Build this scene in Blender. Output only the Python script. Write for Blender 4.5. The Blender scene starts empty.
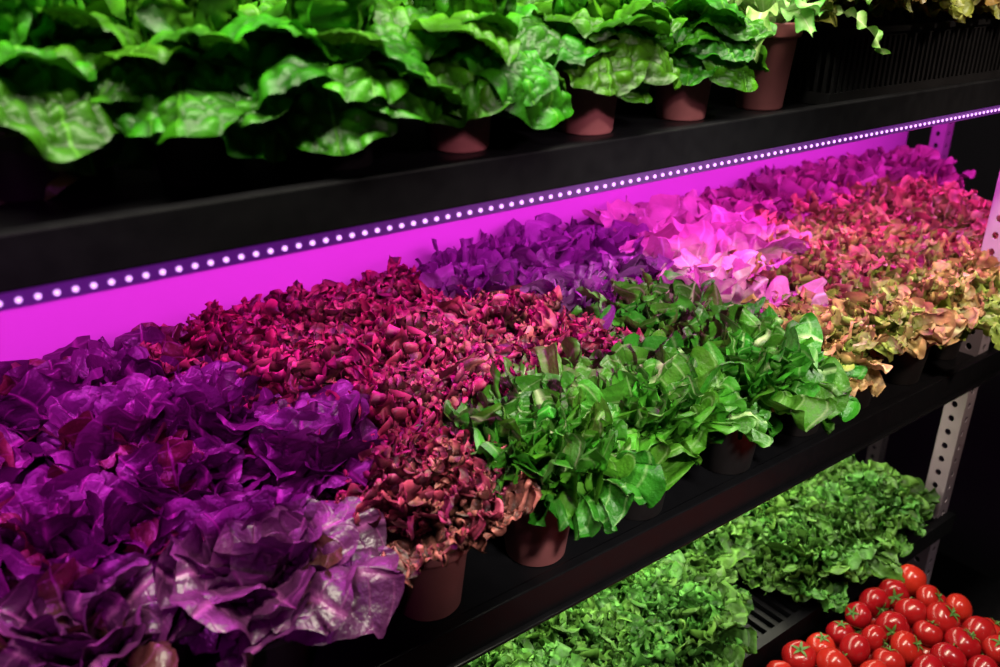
import bpy, math, random
import numpy as np
from mathutils import Matrix, Vector

scene = bpy.context.scene
random.seed(4)
CAMZ = 1.45

# ------------------------------------------------------------------ helpers
def link(ob, parent=None):
    scene.collection.objects.link(ob)
    if parent is not None:
        ob.parent = parent
    return ob

def empty(name, loc=(0, 0, 0)):
    e = bpy.data.objects.new(name, None)
    e.empty_display_size = 0.05
    e.location = loc
    return link(e)

class MB:
    """mesh accumulator"""
    def __init__(s):
        s.v = []; s.f = []; s.m = []; s.uv = []; s.col = []; s.n = 0
    def add(s, verts, faces, mat=0, uv=None, col=None):
        verts = np.asarray(verts, dtype=float).reshape(-1, 3)
        s.v.append(verts)
        k = len(verts)
        s.uv.append(np.zeros((k, 2)) if uv is None else uv)
        s.col.append(np.tile([0.5, 0.5, 0.5], (k, 1)) if col is None else col)
        F = (np.asarray(faces)+s.n).tolist() if isinstance(faces, np.ndarray) else [[int(i) + s.n for i in f] for f in faces]
        s.f += F; s.m += [mat]*len(F)
        s.n += k
    def box(s, x0, x1, y0, y1, z0, z1, mat=0):
        v = [(x0,y0,z0),(x1,y0,z0),(x1,y1,z0),(x0,y1,z0),(x0,y0,z1),(x1,y0,z1),(x1,y1,z1),(x0,y1,z1)]
        s.add(v, [(0,3,2,1),(4,5,6,7),(0,1,5,4),(1,2,6,5),(2,3,7,6),(3,0,4,7)], mat)
    def build(s, name, mats, smooth=True):
        me = bpy.data.meshes.new(name)
        V = np.concatenate(s.v)
        me.from_pydata(V.tolist(), [], s.f)
        for m in mats: me.materials.append(m)
        me.polygons.foreach_set("material_index", s.m)
        me.polygons.foreach_set("use_smooth", [smooth] * len(s.f))
        uvl = me.uv_layers.new(name="UVMap")
        li = np.zeros(len(me.loops), dtype=np.int32)
        me.loops.foreach_get("vertex_index", li)
        UV = np.concatenate(s.uv)[li]
        uvl.data.foreach_set("uv", UV.ravel())
        ca = me.attributes.new("lf", 'FLOAT_VECTOR', 'POINT')
        ca.data.foreach_set("vector", np.concatenate(s.col).ravel())
        me.update()
        return me

def lathe(mb, prof, n=32, mat=0, cx=0, cy=0, cz=0):
    a = np.linspace(0, 2*math.pi, n, endpoint=False)
    vs = []
    for r, z in prof:
        for t in a: vs.append((cx + r*math.cos(t), cy + r*math.sin(t), cz + z))
    fs = []
    for i in range(len(prof)-1):
        for j in range(n):
            k = (j+1) % n
            fs.append((i*n+j, i*n+k, (i+1)*n+k, (i+1)*n+j))
    mb.add(vs, fs, mat)

# ------------------------------------------------------------------ materials
def newmat(name):
    m = bpy.data.materials.new(name); m.use_nodes = True
    nt = m.node_tree; nt.nodes.clear()
    return m, nt

class NT:
    def __init__(s, nt): s.nt = nt
    def n(s, t): return s.nt.nodes.new(t)
    def l(s, a, b): s.nt.links.new(a, b)
    def math(s, op, a, b=None, clamp=False):
        nd = s.nt.nodes.new('ShaderNodeMath'); nd.operation = op; nd.use_clamp = clamp
        for i, x in enumerate((a, b)):
            if x is None: continue
            if isinstance(x, (int, float)): nd.inputs[i].default_value = x
            else: s.l(x, nd.inputs[i])
        return nd.outputs[0]
    def mix(s, f, a, b, mode='MIX'):
        nd = s.nt.nodes.new('ShaderNodeMix'); nd.data_type = 'RGBA'; nd.blend_type = mode
        for sock, x in ((nd.inputs[0], f), (nd.inputs[6], a), (nd.inputs[7], b)):
            if isinstance(x, (int, float)): sock.default_value = x
            elif isinstance(x, tuple): sock.default_value = (*x[:3], 1)
            else: s.l(x, sock)
        return nd.outputs[2]

def leaf_mat(name, inner, outer, rib, alt=None, altamt=0.25, rough=0.45, bump=0.5, ribw=0.05,
             vein=0.5, trans=0.25, epow=1.0, spec=0.35, valley_shade=0.0):
    m, nt = newmat(name); h = NT(nt)
    out = h.n('ShaderNodeOutputMaterial')
    uv = h.n('ShaderNodeUVMap'); uv.uv_map = 'UVMap'
    sx = h.n('ShaderNodeSeparateXYZ'); h.l(uv.outputs[0], sx.inputs[0])
    u, v = sx.outputs[0], sx.outputs[1]
    at = h.n('ShaderNodeAttribute'); at.attribute_name = 'lf'
    sa = h.n('ShaderNodeSeparateXYZ'); h.l(at.outputs['Vector'], sa.inputs[0])
    edge, rnd, pil = sa.outputs
    tc = h.n('ShaderNodeTexCoord')
    no = h.n('ShaderNodeTexNoise'); no.inputs['Scale'].default_value = 90; no.inputs['Detail'].default_value = 3
    h.l(tc.outputs['Object'], no.inputs['Vector'])
    nz = no.outputs[0]
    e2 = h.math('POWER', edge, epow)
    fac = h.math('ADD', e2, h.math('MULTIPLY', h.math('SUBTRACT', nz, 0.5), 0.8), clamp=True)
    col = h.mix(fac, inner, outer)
    if alt is not None:
        st = h.math('GREATER_THAN', rnd, 1 - altamt)
        col = h.mix(h.math('MULTIPLY', st, 0.85), col, h.mix(fac, tuple(c*.35 for c in alt), alt))
    hsv = h.n('ShaderNodeHueSaturation')
    h.l(h.math('ADD', h.math('MULTIPLY', rnd, 0.03), 0.485), hsv.inputs['Hue'])
    h.l(h.math('ADD', h.math('MULTIPLY', h.math('FRACT', h.math('MULTIPLY', rnd, 7.13)), 0.6), 0.7), hsv.inputs['Value'])
    h.l(col, hsv.inputs['Color']); col = hsv.outputs[0]
    av = h.math('ABSOLUTE', v)
    rm = h.math('SUBTRACT', 1.0, h.math('DIVIDE', av, h.math('MULTIPLY', h.math('SUBTRACT', 1.15, u), ribw*2)), clamp=True)
    sv = h.math('FRACT', h.math('SUBTRACT', h.math('MULTIPLY', u, 6.0), h.math('MULTIPLY', av, 2.6)))
    sd = h.math('ABSOLUTE', h.math('SUBTRACT', sv, 0.5))
    sm = h.math('SUBTRACT', 1.0, h.math('MULTIPLY', sd, 12.0), clamp=True)
    sm = h.math('MULTIPLY', sm, h.math('SUBTRACT', 1.0, av, clamp=True))
    ribm = h.math('MAXIMUM', rm, h.math('MULTIPLY', sm, vein))
    if valley_shade > 0:
        dk = h.mix(1.0, col, (1-valley_shade, 1-valley_shade, 1-valley_shade), 'MULTIPLY')  # shade between blisters and ripples, put into the leaf colour
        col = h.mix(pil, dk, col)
    col = h.mix(h.math('MULTIPLY', ribm, 0.9), col, rib)
    n2 = h.n('ShaderNodeTexNoise'); n2.inputs['Scale'].default_value = 170; n2.inputs['Detail'].default_value = 2
    h.l(tc.outputs['Object'], n2.inputs['Vector'])
    hh = h.math('SUBTRACT', n2.outputs[0], h.math('MULTIPLY', ribm, 0.5))
    bp = h.n('ShaderNodeBump'); bp.inputs['Strength'].default_value = bump; bp.inputs['Distance'].default_value = 0.004
    h.l(hh, bp.inputs['Height'])
    pb = h.n('ShaderNodeBsdfPrincipled')
    h.l(col, pb.inputs['Base Color']); pb.inputs['Roughness'].default_value = rough
    pb.inputs['Specular IOR Level'].default_value = spec
    h.l(bp.outputs[0], pb.inputs['Normal'])
    if trans > 0:
        tr = h.n('ShaderNodeBsdfTranslucent'); h.l(col, tr.inputs[0])
        mx = h.n('ShaderNodeMixShader'); mx.inputs[0].default_value = trans
        h.l(pb.outputs[0], mx.inputs[1]); h.l(tr.outputs[0], mx.inputs[2])
        h.l(mx.outputs[0], out.inputs[0])
    else:
        h.l(pb.outputs[0], out.inputs[0])
    return m

def plain(name, col, rough=0.5, metal=0.0, noise=0.15, scale=20, bump=0.05, spec=0.5, em=None):
    m, nt = newmat(name); h = NT(nt)
    out = h.n('ShaderNodeOutputMaterial'); tc = h.n('ShaderNodeTexCoord')
    no = h.n('ShaderNodeTexNoise'); no.inputs['Scale'].default_value = scale; no.inputs['Detail'].default_value = 5
    h.l(tc.outputs['Object'], no.inputs['Vector'])
    dark = tuple(c*(1-noise*1.6) for c in col); lite = tuple(min(1, c*(1+noise)) for c in col)
    c = h.mix(no.outputs[0], dark, lite)
    pb = h.n('ShaderNodeBsdfPrincipled'); h.l(c, pb.inputs['Base Color'])
    pb.inputs['Metallic'].default_value = metal
    pb.inputs['Specular IOR Level'].default_value = spec
    if em: 
        pb.inputs['Emission Color'].default_value = (*em[0], 1); pb.inputs['Emission Strength'].default_value = em[1]
    h.l(h.math('ADD', h.math('MULTIPLY', no.outputs[0], 0.2), rough-0.1), pb.inputs['Roughness'])
    bp = h.n('ShaderNodeBump'); bp.inputs['Strength'].default_value = bump; bp.inputs['Distance'].default_value = 0.002
    h.l(no.outputs[0], bp.inputs['Height']); h.l(bp.outputs[0], pb.inputs['Normal'])
    h.l(pb.outputs[0], out.inputs[0])
    return m

def emis(name, col, st):
    m, nt = newmat(name); h = NT(nt)
    out = h.n('ShaderNodeOutputMaterial'); e = h.n('ShaderNodeEmission')
    e.inputs[0].default_value = (*col, 1); e.inputs[1].default_value = st
    h.l(e.outputs[0], out.inputs[0]); return m

M_black = plain('black_powder_coat', (0.005, 0.0045, 0.006), 0.42, 0.0, 0.2, 60, spec=.2)
M_crate = plain('black_plastic', (0.010, 0.009, 0.011), 0.5, 0, 0.2, 80, spec=.3)
M_pot = plain('terracotta_plastic', (0.32, 0.09, 0.10), 0.6, 0, 0.15, 50)
M_potd = plain('dark_pot_plastic', (0.016, 0.011, 0.013), 0.5, 0, 0.15, 50)
M_soil = plain('soil', (0.02, 0.012, 0.008), 0.9, 0, 0.5, 300, 0.6)
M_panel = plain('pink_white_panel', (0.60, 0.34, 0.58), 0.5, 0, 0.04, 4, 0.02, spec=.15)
M_steel = plain('galvanised_steel', (0.52, 0.40, 0.48), 0.42, 0.35, 0.1, 40)
M_wall = plain('dark_wall_paint', (0.03, 0.03, 0.038), 0.8, 0, 0.2, 6)
M_floor = plain('dark_concrete', (0.035, 0.035, 0.04), 0.6, 0, 0.3, 5, 0.1)
M_led = emis('led_bead', (0.78, 0.34, 1.0), 2.6)
M_ledbar = plain('led_housing', (0.10, 0.05, 0.14), 0.3, 0.0, 0.1, 50, em=((.32, .02, .62), .22))  # faint emission stands in for bead light falling on the housing

# ------------------------------------------------------------------ leaf geometry
def smooth(x, a, b):
    t = np.clip((x-a)/(b-a), 0, 1); return t*t*(3-2*t)

def finish(mb, rng, P, l, b, N0, u, v, edge, th0, th1, L, az, r0, z0, pil):
    """bend flat leaf coordinates (l along, b across, N0 normal) over its arching midrib"""
    shp = l.shape
    K = 60
    tt = np.linspace(0, 1.25, K); th = th0+(th1-th0)*np.clip(tt, 0, 1.25)**P.get('tp', 1.4)
    cx = np.concatenate([[0], np.cumsum(np.sin(th[:-1]))])*L*(tt[1]); cz = np.concatenate([[0], np.cumsum(np.cos(th[:-1]))])*L*(tt[1])
    q = np.clip(l/L, 0, 1.25)
    X = np.interp(q, tt, cx); Z = np.interp(q, tt, cz); T = np.interp(q, tt, th)
    roll = rng.uniform(-1, 1)*P.get('roll', 0.35)*q
    B2 = b*np.cos(roll)-N0*np.sin(roll); N2 = b*np.sin(roll)+N0*np.cos(roll)
    x = r0+X-N2*np.cos(T); z = z0+Z+N2*np.sin(T); y = B2+0.12*L*rng.uniform(-1, 1)*q**2
    ca, sa = math.cos(az), math.sin(az)
    V = np.stack([(x*ca-y*sa).ravel(), (x*sa+y*ca).ravel(), z.ravel()], 1)
    idx = np.arange(shp[0]*shp[1]).reshape(shp)
    F = np.stack([idx[:-1, :-1], idx[1:, :-1], idx[1:, 1:], idx[:-1, 1:]], -1).reshape(-1, 4)
    uv = np.stack([u.ravel(), v.ravel()], 1)
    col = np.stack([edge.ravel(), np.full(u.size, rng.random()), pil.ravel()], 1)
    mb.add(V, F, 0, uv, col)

def blister(rng, l, b, L, W, k):
    pts = np.stack([rng.uniform(0, 1, k)*L, rng.uniform(-1, 1, k)*W], 1)
    X = np.stack([l.ravel(), b.ravel()], 1)
    D = np.sqrt(((X[:, None, :]-pts[None])**2).sum(2)); D.partition(1, axis=1)
    s = math.sqrt(L*W*2/k)
    return np.clip((D[:, 1]-D[:, 0])/s, 0, 1).reshape(l.shape)**.6, s

def cupit(rng, P, b, W):
    c = P.get('cup', 0.7)*rng.uniform(0.6, 1.3)
    if rng.random() < P.get('flip', 0.15): c = -c*0.6
    t = b/W
    return W*np.sin(t*c)/c, W*(1-np.cos(t*c))/c

def fan_leaf(mb, rng, P, th0, th1, L, W, az, r0, z0):
    ns, nf = P['ns'], P['nf']
    s = (np.linspace(0.02, 1, ns)**P.get('sp', .8))[:, None]*np.ones((1, nf))
    Ph = math.radians(P.get('Phi', 78))
    t = np.ones((ns, 1))*np.linspace(-1, 1, nf)[None]; phi = t*Ph
    R = rng.uniform(0, 6.28, 14)
    rho = np.cos(phi)**P.get('k', 0.6)
    nl = P.get('nl', 7)
    rho = rho*(1+P.get('lob', .05)*np.sin(nl*phi+R[0])+P.get('lob', .05)*.6*np.sin(nl*2.4*phi+R[1]))
    wr = W/(L*0.55)
    l = L*rho*s*np.cos(phi); b = L*rho*s*np.sin(phi)*wr
    wob = 1.2*np.sin(2.3*t+R[2]) + 0.8*np.sin(4.1*t+2.0*s+R[3])
    a1 = P['n1']*math.pi*t+wob*1.3+R[4]; a2 = P['n2']*math.pi*t+2*wob+1.2*np.sin(9*t+R[9])+R[5]
    env = .7+.3*np.sin(5*t+R[6]); env2 = .75+.25*np.sin(11*t+R[10])
    A1 = P['a1']*W*env; A2 = P['a2']*W*env2
    s1 = s**P.get('p1', 2.2); s2 = s**P.get('p2', 4)
    N = A1*s1*np.sin(a1)+A2*s2*np.sin(a2)
    tan = A1*.45*s1*np.sin(2*a1)+A2*.5*s2*np.sin(2*a2)
    rad = A1*.5*s2*np.cos(a1+.7)+A2*P.get('ra', .8)*s2*np.cos(a2)
    l0, b0 = l, b
    g = P.get('fr', 0)
    if g:
        # crisped, granular frill: isotropic ripples that grow towards the margin
        h0 = np.zeros_like(s); h1 = np.zeros_like(s); h2 = np.zeros_like(s)
        fw = P.get('fw', 1.0)
        wx = l0+.0025*fw*np.sin(330/fw*b0+R[8]); wy = b0+.0025*fw*np.sin(300/fw*l0+R[7])
        for q in range(6):
            d = q*math.pi/6+rng.uniform(-.25, .25); wl = rng.uniform(.0072, .0125)*fw; ph = rng.uniform(0, 6.28)
            ar = 6.283/wl*(wx*math.cos(d)+wy*math.sin(d))+ph
            h0 += np.sin(ar); h1 += np.cos(ar)*math.cos(d); h2 += np.cos(ar)*math.sin(d)
        sg = smooth(s, .35, .95)
        N = N+g*sg*h0/1.7
        gl, gb = g*.55*sg*h1/1.2, g*.55*sg*h2/1.2
        pil = np.clip(.42+.30*h0, 0, 1)*smooth(s, .45, .85)  # ripple height, fading inwards; drives the shade painted into the colour
    l = l+rad*np.cos(phi)-tan*np.sin(phi); b = b+rad*np.sin(phi)+tan*np.cos(phi)
    if g: l = l+gl; b = b+gb
    lo = P.get('low', .06)*L*smooth(s, .1, .6)
    N = N+lo*np.sin(4*l0/L+2*b0/L+R[7])+.7*lo*np.sin(6.5*l0/L-4*b0/L+R[8])
    cr = P.get('cr', 0)
    if cr:
        for q in range(7):
            d = rng.uniform(0, 6.28); wl = rng.uniform(.012, .030); ph = rng.uniform(0, 6.28)
            N = N+cr*(wl/.02)*smooth(s, .1, .5)*np.sin(6.283/wl*(l0*math.cos(d)+b0*math.sin(d))+ph+1.5*np.sin(90*b0+q))/2.6
    if not g:
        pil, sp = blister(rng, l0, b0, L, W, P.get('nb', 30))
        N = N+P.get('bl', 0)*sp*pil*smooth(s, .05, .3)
    b, Nc = cupit(rng, P, b, W)
    finish(mb, rng, P, l, b, N+Nc, s*np.cos(phi), t, s**2, th0, th1, L, az, r0, z0, pil)

def strap_leaf(mb, rng, P, th0, th1, L, W, az, r0, z0):
    ns, nf = P['ns'], P['nf']
    u = np.linspace(0, 1, ns)[:, None]*np.ones((1, nf)); v = np.ones((ns, 1))*np.linspace(-1, 1, nf)[None]
    R = rng.uniform(0, 6.28, 12)
    prof = .14+np.clip(np.sin(np.pi*u**1.9), 0, 1)**.6*(1+P['lob']*np.sin(22*u+R[0]*np.sign(v))*np.abs(v))
    prof = prof*(1-.9*u**12)
    b = W*prof*v; l = L*u
    e = np.abs(v)
    N = W*P['a1']*e**1.6*smooth(u, .3, .6)*np.sin(30*u+R[1]+2.2*np.sign(v))+.05*L*np.sin(5*u+R[2])*u
    pil = e*0
    b, Nc = cupit(rng, P, b, W)
    finish(mb, rng, P, l, b, N+Nc, u, v, smooth(u, .3, .8)*e, th0, th1, L, az, r0, z0, pil)

def plant_mesh(name, P, seed, mat):
    rng = np.random.default_rng(seed); mb = MB(); N = P['N']
    fn = strap_leaf if P.get('strap') else fan_leaf
    for i in range(N):
        t = i/(N-1)
        P2 = P
        th0 = P['in0']+(P['out0']-P['in0'])*t + rng.uniform(-6, 6)
        th1 = P['in1']+(P['out1']-P['in1'])*t**0.9 + rng.uniform(-14, 14)
        s = (P.get('smin', 0.6)+(1-P.get('smin', 0.6))*t**0.7)*rng.uniform(0.86, 1.12)
        if P.get('ball'):
            if t < .30:                      # closed heart: leaves wrap inwards
                th0 = 14+80*t+rng.uniform(-5, 5); th1 = -35+120*t+rng.uniform(-12, 12)
                P2 = dict(P, tp=1.3, flip=0, bl=-P['bl'], cup=1.0)
            elif t < .58:                    # half-open, arching out
                q = (t-.30)/.28
                th0 = 32+18*q+rng.uniform(-6, 6); th1 = 100+28*q+rng.uniform(-14, 14)
                P2 = dict(P, tp=.8, flip=1)
            else:                            # collar leaves fold over and hang
                q = (t-.58)/.42
                th0 = 56+20*q+rng.uniform(-9, 9); th1 = 138+24*q+rng.uniform(-16, 16)
                P2 = dict(P, tp=.65); s *= rng.uniform(.8, 1.12)
        fn(mb, rng, P2, math.radians(th0), math.radians(th1), P['L']*s, P['W']*s*rng.uniform(0.85, 1.15), i*2.39996+rng.uniform(-.25, .25), 0.003+0.012*t, -0.01)
    return mb.build(name, [mat])

frill = dict(ns=13, nf=170, L=0.092, W=0.042, N=30, in0=2, out0=36, in1=6, out1=86, a1=.22, n1=7, a2=.15, n2=22, p1=2.2, p2=5, k=.5, Phi=74, sp=.7,
             bl=.05, nb=24, cup=.5, low=.04, lob=.04, nl=9, smin=.78, roll=.5)
K = {}
K['purple'] = dict(P=dict(ns=30, nf=60, L=0.090, W=0.042, N=30, in0=4, out0=44, in1=20, out1=112, a1=.20, n1=3.5, a2=.06, n2=9, p1=1.6, p2=3, k=.7, Phi=80, sp=.85,
                   bl=.24, nb=18, cup=.7, low=.06, lob=.02, nl=5, smin=.75, roll=.8, flip=.6, cr=.0012),
    mat=leaf_mat('purple_leaf', (0.055,0.011,0.048), (0.100,0.018,0.085), (0.26,0.06,0.20), alt=(0.11,0.028,0.016), altamt=.15, rough=.37, bump=.45, vein=.4, trans=.04, spec=.6, valley_shade=.5), var=4)
K['lollo'] = dict(P=dict(frill, fr=.0026, fw=.82, ns=28, n1=5, n2=13, a1=.26, a2=.12, ra=.5, p2=3, N=36, nf=176, W=.038, L=.084, out0=48, out1=100, smin=.88, lob=.03, sp=.85, k=.42, roll=.8),
    mat=leaf_mat('red_frilly_leaf', (0.03,0.006,0.014), (0.44,0.052,0.10), (0.08,0.02,0.02), alt=(0.46,0.13,0.12), altamt=.28, rough=.45, bump=.35, vein=.0, trans=.08, epow=1.3, valley_shade=.9, ribw=.02), var=4)
K['green'] = dict(P=dict(frill, ns=22, nf=140, L=.108, W=.058, N=26, out0=46, out1=116, n1=5, n2=13, a1=.26, a2=.14, ra=.5, p2=3.4, bl=.32, nb=30, low=.06, k=.5, roll=.7, cr=.0024),
    mat=leaf_mat('green_leaf', (0.10,0.34,0.03), (0.045,0.25,0.013), (0.42,0.62,0.25), rough=.40, bump=.45, vein=.3, trans=.15, ribw=.03, valley_shade=.55), var=4)
K['violet'] = dict(P=dict(frill, ns=17, nf=100, L=.10, W=.046, N=26, out0=44, out1=104, n1=5, n2=14, a1=.26, a2=.14, ra=.4, bl=.2, nb=26, low=.06, cr=.0016),
    mat=leaf_mat('violet_leaf', (0.11,0.035,0.12), (0.20,0.06,0.20), (0.4,0.2,0.40), bump=.4, vein=.35, trans=.1, valley_shade=.3), var=3)
K['pink'] = dict(P=dict(frill, ns=20, nf=60, L=.112, W=.046, N=22, out0=42, out1=105, n1=3, n2=9, a1=.16, a2=.05, bl=.14, nb=24, low=.06, k=.8, cr=.0016),
    mat=leaf_mat('pink_leaf', (0.66,0.52,0.50), (0.56,0.34,0.36), (0.8,0.74,0.72), bump=.35, vein=.3, trans=.16, ribw=.05, valley_shade=.2), var=3)
K['magenta'] = dict(P=dict(K['violet']['P']),
    mat=leaf_mat('magenta_leaf', (0.18,0.08,0.13), (0.38,0.12,0.22), (0.5,0.3,0.35), bump=.35, vein=.3, trans=.12, valley_shade=.3), var=2)
K['oak'] = dict(P=dict(frill, fr=.0022, ns=22, nf=120, L=.094, W=.041, N=34, out0=48, out1=112, n1=5, n2=12, a1=.26, a2=.14, ra=.5, p2=3, lob=.08, nl=8, sp=.85, roll=.8),
    mat=leaf_mat('oak_leaf', (0.20,0.36,0.04), (0.76,0.42,0.18), (0.6,0.6,0.3), alt=(0.40,0.54,0.08), altamt=.42, bump=.35, vein=.1, trans=.15, epow=1.5, valley_shade=.62), var=4)
K['savoy'] = dict(P=dict(ns=50, nf=62, L=0.100, W=0.050, N=32, in0=14, out0=74, in1=70, out1=150, a1=.10, n1=3, a2=.03, n2=8, p1=2, p2=4, k=.6, Phi=82, sp=.9,
                   bl=.60, nb=40, cup=1.1, low=.05, smin=.80, roll=.5, lob=.02, nl=5, flip=1.0, ball=True),
    mat=leaf_mat('savoy_leaf', (0.085,0.38,0.012), (0.060,0.31,0.006), (0.12,0.38,0.03), rough=.42, bump=.3, vein=.05, trans=.12, ribw=.02, valley_shade=.88, spec=.32), var=4)
K['curly'] = dict(P=dict(frill, fr=.0028, ns=20, nf=120, out0=52, out1=102, N=32, W=.040, a1=.28, a2=.12, ra=.5, n1=5, n2=12, p2=3, sp=.85, roll=.8),
    mat=leaf_mat('curly_green_leaf', (0.05,0.17,0.022), (0.18,0.47,0.07), (0.2,0.4,0.12), bump=.35, vein=.0, trans=.12, epow=1.3, valley_shade=.72, ribw=.02), var=3)
K['mizuna'] = dict(P=dict(strap=True, ns=50, nf=11, L=0.135, W=0.013, N=38, in0=4, out0=60, in1=30, out1=168, a1=.6, cup=.5, lob=.4, smin=.6, roll=.6),
    mat=leaf_mat('mizuna_leaf', (0.4,0.6,0.22), (0.10,0.36,0.03), (0.65,0.75,0.5), bump=.3, vein=.2, trans=.15, ribw=.12), var=2)
K['golden'] = dict(P=dict(K['oak']['P'], out1=128, out0=52, tp=1.2),
    mat=leaf_mat('golden_leaf', (0.14,0.26,0.02), (0.32,0.30,0.05), (0.4,0.4,0.15), alt=(0.26,0.09,0.03), altamt=.25, bump=.35, vein=.1, trans=.12, valley_shade=.6), var=2)
for n, (k, d) in enumerate(K.items()):
    d['mesh'] = [plant_mesh('leaves_%s_%d' % (k, i), d['P'], 100+17*i+7*n, d['mat']) for i in range(d['var'])]

NAMES = dict(purple='potted_purple_lettuce', lollo='potted_red_frilly_lettuce', green='potted_green_lettuce', violet='potted_violet_lettuce',
             pink='potted_pink_leaf_lettuce', oak='potted_oak_leaf_lettuce', savoy='potted_savoy_lettuce', curly='curly_green_lettuce',
             mizuna='potted_mizuna', golden='potted_golden_lettuce', magenta='potted_magenta_lettuce')

def pot_mesh(name, mat, H=0.085):
    mb = MB()
    lathe(mb, [(0.0, 0), (0.029, 0), (0.0305, 0.002), (0.0385, H-0.016), (0.0395, H-0.015), (0.043, H-0.0145), (0.0438, H-0.012),
               (0.0446, H-0.002), (0.0435, H), (0.0415, H), (0.0405, H-0.004), (0.039, H-0.012)], 40, 0)
    lathe(mb, [(0.0395, H-0.012), (0.02, H-0.008), (0.0, H-0.006)], 24, 1)
    return mb.build(name, [mat, M_soil])
POT = pot_mesh('pot_terracotta', M_pot); POTD = pot_mesh('pot_dark', M_potd)
cnt = {}
def plant(kind, x, y, z, s=1.0, pot='t', rz=None, sz=None, ps=1.0, ph=1.0, up=0.0):
    d = K[kind]; i = cnt.get(kind, 0); cnt[kind] = i+1
    e = empty(NAMES[kind], (x, y, z))
    h = 0.0
    if pot:
        h = 0.085*ph
        q = link(bpy.data.objects.new('pot', POT if pot == 't' else POTD), e); q.scale = (ps, ps, ph)
    o = bpy.data.objects.new('leaves', d['mesh'][i % len(d['mesh'])])
    link(o, e); o.location = (0, 0, h+up+(0.0 if pot else 0.012))
    o.rotation_euler = (random.uniform(-.08, .08), random.uniform(-.08, .08), random.uniform(0, 6.28) if rz is None else rz)
    o.scale = (s, s, s if sz is None else sz)
    return e

# ------------------------------------------------------------------ shelving rack
ZT, ZM, ZL = 1.313, 0.90, 0.603
Y0, Y1 = 0.50, 1.00
rack = empty('shelving_rack')
def part(name, mb, mats, parent=rack, bevel=0.0, smooth=False):
    me = mb.build(name, mats, smooth)
    o = link(bpy.data.objects.new(name, me), parent)
    if bevel:
        b = o.modifiers.new('b', 'BEVEL'); b.width = bevel; b.segments = 2; b.limit_method = 'ANGLE'
    return o
XA, XB, XP = -0.45, 1.86, 1.275
mb = MB(); mb.box(XA, XB, Y0+.012, Y1, ZT-0.006, ZT); part('shelf_top_board', mb, [M_black])
mb = MB(); mb.box(XA, XB, Y0, Y0+.012, ZT-0.026, ZT+0.006); mb.box(XA, XB, Y0+.012, Y0+.04, ZT-0.026, ZT-0.020)
mb.box(XA, XB, Y1-.012, Y1, ZT-0.026, ZT-.006)
part('shelf_top_lip', mb, [M_black], bevel=.0015)
mb = MB(); mb.box(XA, XB, Y0+.012, Y1, ZM-0.006, ZM); part('shelf_middle_board', mb, [M_black])
mb = MB(); mb.box(XA, XB, Y0, Y0+.012, ZM-0.034, ZM+0.005); mb.box(XA, XB, Y0-.006, Y0+.03, ZM-0.038, ZM-0.034)
part('shelf_middle_lip', mb, [M_black], bevel=.0015)
mb = MB()
XE = 1.31
mb.box(XA, XE, Y0, Y0+.014, ZL-.03, ZL+.004); mb.box(XA, XE, Y1-.014, Y1, ZL-.03, ZL+.004); mb.box(XE-.014, XE, Y0+.014, Y1-.014, ZL-.03, ZL+.004)
x = XA+.01
while x < XE-.02:
    mb.box(x, x+.008, Y0+.014, Y1-.014, ZL-.008, ZL); x += .018
for yy in (.62, .75, .88): mb.box(XA, XE-.014, yy, yy+.01, ZL-.02, ZL-.008)
part('shelf_lower_slats', mb, [M_black])
mb = MB(); mb.box(XA, XB, Y0+.01, Y1, .12, .135); mb.box(XA, XB, Y0, Y0+.01, .10, .14); part('shelf_base', mb, [M_black])

def perforated_post(name, x0, y0, z1):
    mb = MB(); W, p, r, n = .029, .025, .0048, 16
    ang = [2*math.pi*(i+.5)/n for i in range(n)]
    rows = int(z1/p)
    for fl in (0, 1):
        for k in range(rows):
            cz = (k+.5)*p; vs = []
            for a in ang: vs.append((r*math.cos(a), r*math.sin(a)*1.15))
            for a in ang:
                c, s = math.cos(a), math.sin(a); m = max(abs(c), abs(s)); vs.append((c/m*W/2, s/m*p/2))
            co = [(W/2, p/2), (-W/2, p/2), (-W/2, -p/2), (W/2, -p/2)]
            base = 2*n
            P3 = [(x0+q+W/2, y0, cz+w) if fl == 0 else (x0, y0+q+W/2, cz+w) for (q, w) in vs+co]
            fs = [(i, (i+1) % n, n+(i+1) % n, n+i) for i in range(n)]
            for j in range(4):
                a = math.pi/4+j*math.pi/2
                for i in range(n):
                    a0 = ang[i]; a1 = ang[(i+1) % n]+(2*math.pi if i == n-1 else 0)
                    if a0 <= a <= a1:
                        fs.append((n+i, n+(i+1) % n, base+j)); break
            mb.add(P3, fs)
    me = mb.build(name, [M_steel], False)
    o = link(bpy.data.objects.new(name, me), rack)
    m = o.modifiers.new('s', 'SOLIDIFY'); m.thickness = .002
    return o
perforated_post('post_front_middle', XP, Y0+.014, 1.95)
perforated_post('post_front_end', XB-.04, Y0+.014, 1.95)
perforated_post('post_front_start', XA, Y0+.014, 1.95)
perforated_post('post_rear_end', XB-.02, Y1-.09, 1.95)
perforated_post('post_rear_start', XA, Y1-.05, 1.95)
mb = MB(); mb.box(XA, XB-.0, Y1+.001, Y1+.007, ZM-.03, ZT-.006); part('back_panel', mb, [M_panel])

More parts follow.
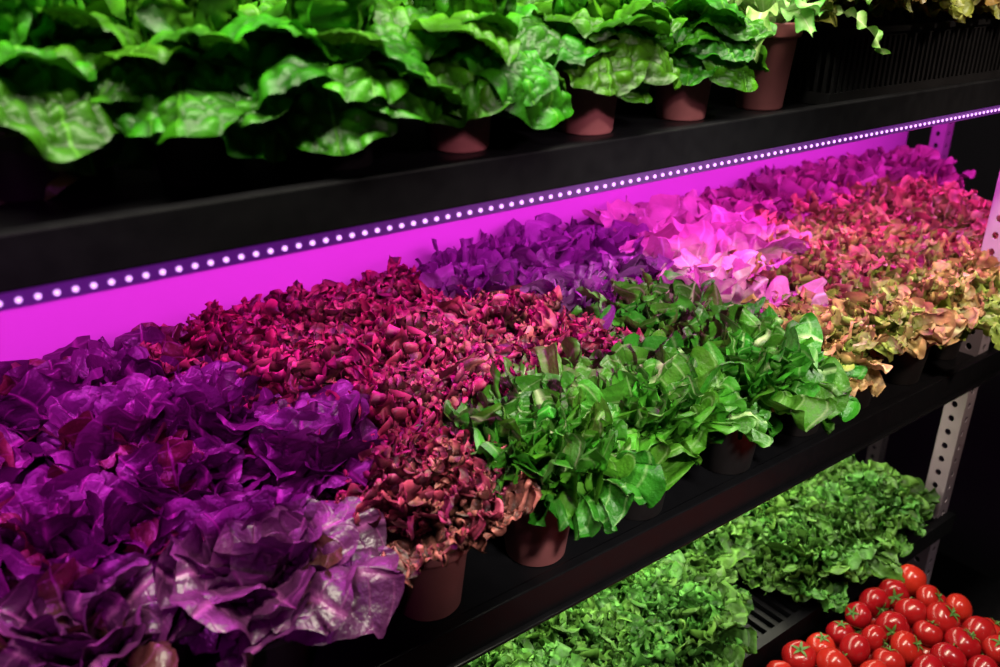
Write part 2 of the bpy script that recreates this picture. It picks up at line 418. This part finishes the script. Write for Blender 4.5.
# LED strip light
led = empty('led_strip_light')
mb = MB()
zs = ZT-.026
pr = [(Y0+.001, zs), (Y0+.006, zs-.011), (Y0+.016, zs-.015), (Y0+.018, zs)]
vs = [(xx, a, b) for xx in (XA, XB) for a, b in pr]
mb.add(vs, [(0,1,5,4), (1,2,6,5), (2,3,7,6), (3,0,4,7), (0,3,2,1), (4,5,6,7)])
part('housing', mb, [M_ledbar], led)
mb = MB()
SP = .0096
for i in range(int((XB-XA)/SP)):
    cx = XA+.006+i*SP
    prof = [(0.0017, 0), (0.0015, .0009), (.0009, .0014), (0.0, .0016)]
    n = 8; vs = []
    for r, hh in prof:
        for j in range(n):
            a = 2*math.pi*j/n
            vs.append((cx+r*math.cos(a), Y0+.0034-hh, zs-.006+r*math.sin(a)))
    mb.add(vs, [(k*n+j, k*n+(j+1) % n, (k+1)*n+(j+1) % n, (k+1)*n+j) for k in range(3) for j in range(n)])
part('beads', mb, [M_led], led, smooth=True)

# crates
def crate(name, x0, x1, y0, y1, z0, z1, step=.014):
    mb = MB(); t = .004
    mb.box(x0, x1, y0, y1, z0, z0+t)
    for (za, zb) in ((z0+t, z0+.012), (z1-.010, z1)):
        mb.box(x0, x1, y0, y0+t, za, zb); mb.box(x0, x1, y1-t, y1, za, zb)
        mb.box(x0, x0+t, y0+t, y1-t, za, zb); mb.box(x1-t, x1, y0+t, y1-t, za, zb)
    mb.box(x0-.003, x1+.003, y0-.004, y0, z1-.006, z1)
    x = x0+.004
    while x < x1-.008:
        mb.box(x, x+step*.45, y0+.0005, y0+t-.0005, z0+.012, z1-.010); mb.box(x, x+step*.45, y1-t+.0005, y1-.0005, z0+.012, z1-.010); x += step
    y = y0+.006
    while y < y1-.01:
        mb.box(x0+.0005, x0+t-.0005, y, y+step*.45, z0+.012, z1-.010); mb.box(x1-t+.0005, x1-.0005, y, y+step*.45, z0+.012, z1-.010); y += step
    me = mb.build(name, [M_crate], False)
    return link(bpy.data.objects.new(name, me))
for i in range(5):
    xa = -.40+i*.43
    crate('nursery_crate', xa, xa+.42, .60, .97, ZM+.0005, ZM+.06)

# ------------------------------------------------------------------ plants: middle shelf
for k, x, y, s, up in [('purple',-.09,.55,1.15,0),('purple',.035,.555,1.15,0),('purple',.165,.545,1.15,0),('lollo',.322,.55,.98,.012),('green',.450,.55,.98,.012),
                ('green',.585,.545,1.10,0),('green',.735,.545,1.15,0),('oak',.875,.55,1.1,0),('oak',.99,.55,1.1,0),('oak',1.115,.55,1.1,0),('oak',1.24,.56,1.1,0),('oak',1.38,.56,1.,0)]:
    plant(k, x, y, ZM, s, 't' if .25 < x < .5 else 'd', up=up)
def row(y, items, s=1.08):
    for k, x in items:
        plant(k, x+random.uniform(-.01, .01), y+random.uniform(-.01, .01), ZM+.005, s*random.uniform(.95, 1.07), 'd')
row(.665, [('purple',-.08),('purple',.04),('purple',.155),('purple',.26),('lollo',.37),('lollo',.49),('lollo',.61),('green',.74),('pink',.85),('oak',.95),('oak',1.06),('oak',1.18),('oak',1.29),('oak',1.40),('oak',1.50)], 1.15)
row(.78, [('purple',-.13),('purple',-.01),('purple',.11),('purple',.22),('lollo',.33),('lollo',.45),('lollo',.57),('violet',.69),('violet',.79),('pink',.89),('pink',1.00),('oak',1.13),('oak',1.26),('oak',1.39),('oak',1.52)], 1.27)
row(.895, [('purple',-.02),('purple',.09),('purple',.19),('lollo',.29),('lollo',.40),('lollo',.50),('violet',.61),('violet',.72),('violet',.83),('pink',.94),('magenta',1.05),('magenta',1.17),('magenta',1.29),('magenta',1.42),('magenta',1.55),('magenta',1.68)], 1.3)

# ------------------------------------------------------------------ top shelf
for k, x, y, s in [('savoy',-.12,.635,.88),('savoy',-.02,.625,.86),('savoy',.075,.61,.86),('savoy',.175,.585,.88),('savoy',.275,.57,.90),('savoy',.38,.57,.92),('savoy',.51,.565,.78),('savoy',.63,.565,.72),('mizuna',.74,.56,.90)]:
    plant(k, x, y, ZT, s, 't' if x > .3 else 'd', ps=.76, ph=.98)
for k, x in [('savoy',.12),('savoy',.22),('savoy',.33),('savoy',.45),('savoy',.57),('mizuna',.70)]:
    plant(k, x, .69, ZT, 1.1, 'd', ps=.8)
crate('nursery_crate', .80, 1.22, .52, .80, ZT+.0005, ZT+.075, .010)
crate('nursery_crate', 1.23, 1.65, .52, .80, ZT+.0005, ZT+.075, .010)
for x in (.84,.93,1.03,1.13,1.28,1.40,1.54):
    plant('golden', x, .575, ZT+.005, 1.05, 'd', ps=.9)
for x in (.9,1.05,1.17,1.35):
    plant('golden', x, .70, ZT+.005, 1.05, 'd', ps=.9)

# ------------------------------------------------------------------ lower shelf
for y in (.575,.695,.81):
    for x in (.33,.46,.59,.72,.86,.97,1.07,1.17):
        if y < .6 and .84 < x < .87: continue
        plant('curly', x+random.uniform(-.01, .01), y+random.uniform(-.01, .01), ZL, 1.15, None, sz=.95)

# ------------------------------------------------------------------ tomatoes + crates
M_tom, nt = newmat('tomato_skin'); h = NT(nt)
out = h.n('ShaderNodeOutputMaterial'); at = h.n('ShaderNodeAttribute'); at.attribute_name = 'lf'
sa = h.n('ShaderNodeSeparateXYZ'); h.l(at.outputs['Vector'], sa.inputs[0])
c = h.mix(sa.outputs[0], (0.27, 0.004, 0.008), (0.42, 0.020, 0.010))
pb = h.n('ShaderNodeBsdfPrincipled'); h.l(c, pb.inputs['Base Color']); pb.inputs['Roughness'].default_value = .22
h.l(pb.outputs[0], out.inputs[0])
M_cal = plain('tomato_calyx', (0.07, 0.16, 0.025), .6)
def tomato(mb, rng, c, r):
    nu, nv = 20, 12
    rot = Matrix.Rotation(rng.uniform(0, 6.28), 3, 'Z') @ Matrix.Rotation(rng.uniform(-2.6, 2.6), 3, 'X') @ Matrix.Rotation(rng.uniform(-.7, .7), 3, 'Y')
    A = np.array(rot); vs = []; n = int(rng.integers(4, 7))
    for j in range(nv+1):
        t = math.pi*j/nv
        for i in range(nu):
            p = 2*math.pi*i/nu
            rr = r*(1+.03*math.cos(n*p)*math.sin(t))
            dimple = .22*math.exp(-(t/.38)**2)
            vs.append((rr*math.sin(t)*math.cos(p), rr*math.sin(t)*math.sin(p), r*.88*math.cos(t)-r*dimple))
    fs = [(j*nu+i, (j+1)*nu+i, (j+1)*nu+(i+1) % nu, j*nu+(i+1) % nu) for j in range(nv) for i in range(nu)]
    V = np.array(vs) @ A.T + c
    cc = rng.random()**3
    mb.add(V, fs, 0, None, np.tile([cc, .5, .5], (len(V), 1)))
    vs = []; fs = []
    for k in range(5):
        a = 2*math.pi*k/5+rng.uniform(-.2, .2); ca, sa_ = math.cos(a), math.sin(a)
        pts = [(0.0, .06, .72), (.25, .09, .79), (.45, .05, .82), (.62, 0.0, .74)]
        b0 = len(vs)
        for (d, w, zz) in pts:
            vs.append((r*(d*ca-w*sa_), r*(d*sa_+w*ca), r*zz)); vs.append((r*(d*ca+w*sa_), r*(d*sa_-w*ca), r*zz))
        for q in range(3): fs.append((b0+2*q, b0+2*q+1, b0+2*q+3, b0+2*q+2))
    b0 = len(vs)
    for zz, rr in ((.7, .06), (.98, .045)):
        for k in range(6):
            a = k*math.pi/3; vs.append((r*rr*math.cos(a), r*rr*math.sin(a)+(.05*r if zz > .9 else 0), r*zz))
    for k in range(6): fs.append((b0+k, b0+(k+1) % 6, b0+6+(k+1) % 6, b0+6+k))
    fs.append(tuple(b0+6+k for k in range(6)))
    mb.add(np.array(vs) @ A.T + c, fs, 1)
X0, X1, YA, YB = .56, 1.13, .10, .485
for i in range(3):
    crate('tomato_crate', X0, X1, YA, YB, .0005+i*.187, .186+i*.187, .02)
mb = MB(); rng = np.random.default_rng(5)
r = .0215
for lay in range(4):
    zz = .520+lay*.032; ins = (.006+r) if lay < 2 else .012+(lay-2)*.026
    y = YA+ins+(lay % 2)*r*.6; jrow = 0
    while y < YB-(ins if lay < 2 else .024)+.001:
        x = X0+ins+(jrow % 2)*r
        while x < X1-ins+.001:
            tomato(mb, rng, np.array([x+rng.uniform(-.004, .004), y+rng.uniform(-.003, .003), zz+rng.uniform(-.006, .006)]), r*rng.uniform(.86, 1.1))
            x += 2*r+.001
        y += 1.75*r; jrow += 1
link(bpy.data.objects.new('tomato_pile', mb.build('tomato_pile', [M_tom, M_cal])))

# ------------------------------------------------------------------ room
def roombox(name, a, mat):
    mb = MB(); mb.box(*a); link(bpy.data.objects.new(name, mb.build(name, [mat], False)))
roombox('floor', (-2.5, 4.0, -2.5, 2.2, -.1, 0), M_floor)
roombox('wall_back', (-2.5, 4.0, 2.2, 2.3, 0, 2.8), M_wall)
roombox('wall_left', (-2.6, -2.5, -2.5, 2.2, 0, 2.8), M_wall)
roombox('wall_right', (4.0, 4.1, -2.5, 2.2, 0, 2.8), M_wall)

# ------------------------------------------------------------------ lights
def aim(o, tgt):
    o.rotation_euler = (Vector(tgt)-o.location).to_track_quat('-Z', 'Y').to_euler()
def area(name, loc, tgt, sx, sy, e, col):
    l = bpy.data.lights.new(name, 'AREA'); l.shape = 'RECTANGLE'; l.size = sx; l.size_y = sy; l.energy = e; l.color = col
    o = link(bpy.data.objects.new(name, l)); o.location = loc
    d = (Vector(tgt)-Vector(loc)).normalized()
    xax = Vector((1, 0, 0)); zax = -d; yax = zax.cross(xax).normalized(); xax = yax.cross(zax)
    o.rotation_euler = Matrix((xax, yax, zax)).transposed().to_euler()
    return o
def spot(name, loc, tgt, e, col, ang, blend=.8, rad=.06):
    l = bpy.data.lights.new(name, 'SPOT'); l.energy = e; l.color = col; l.spot_size = math.radians(ang); l.spot_blend = blend; l.shadow_soft_size = rad
    o = link(bpy.data.objects.new(name, l)); o.location = loc; aim(o, tgt); return o
area('grow_light_front', (.67, .53, 1.275), (.67, .95, 1.05), 2.2, .015, 4.5, (0.76, 0.025, 0.76))
area('purple_fill_center', (.67, .72, 1.298), (.67, .72, .9), 2.2, .03, 10, (0.90, 0.07, 0.86))  # added purple fill to brighten the plants, no fixture here
spot('purple_fill_spot', (-.35, -.35, 1.75), (.05, .68, 1.0), 24, (.84, .07, .92), 28, .9, .02)  # added from front left for highlights on the purple leaves, no real lamp
spot('aisle_spot_green', (.35, -.65, 2.05), (.62, .55, 1.0), 150, (1, 1, .85), 24, .8)
spot('aisle_spot_peach', (.9, -.55, 2.1), (1.10, .60, 1.02), 90, (1, .85, .64), 25, .9)
spot('aisle_spot_red', (.3, -.7, 1.9), (.48, .76, 1.07), 60, (1, .70, .80), 19, 1)
area('overhead_lamp_top', (.45, .30, 2.15), (.45, .55, 1.4), 1.5, .08, 36, (1, .98, .75))
area('lower_shelf_lamp', (.75, .66, .855), (.75, .64, .6), 1.0, .05, 2.8, (1, .98, .75))
spot('tomato_spot', (1.0, -.5, 2.2), (1.02, .35, .55), 36, (1, .90, .85), 24, .8)

w = bpy.data.worlds.new('World'); scene.world = w; w.use_nodes = True
w.node_tree.nodes['Background'].inputs[0].default_value = (.05, .04, .07, 1)
w.node_tree.nodes['Background'].inputs[1].default_value = .05

# ------------------------------------------------------------------ camera
cd = bpy.data.cameras.new('Camera'); cam = link(bpy.data.objects.new('Camera', cd))
p = math.radians(23.6); hx, hy = .593, .805
F = Vector((hx*math.cos(p), hy*math.cos(p), -math.sin(p))).normalized(); Rr = Vector((hy, -hx, 0)).normalized(); U = Rr.cross(F)
mt = Matrix((Rr, U, -F)).transposed().to_4x4(); mt.translation = Vector((0, 0, CAMZ))
cam.matrix_world = mt
cd.sensor_width = 36; cd.lens = 30.7; cd.clip_start = .01
cd.dof.use_dof = True; cd.dof.focus_distance = .90; cd.dof.aperture_fstop = 5.6
scene.camera = cam
scene.view_settings.view_transform = 'Standard'
scene.view_settings.look = 'None'
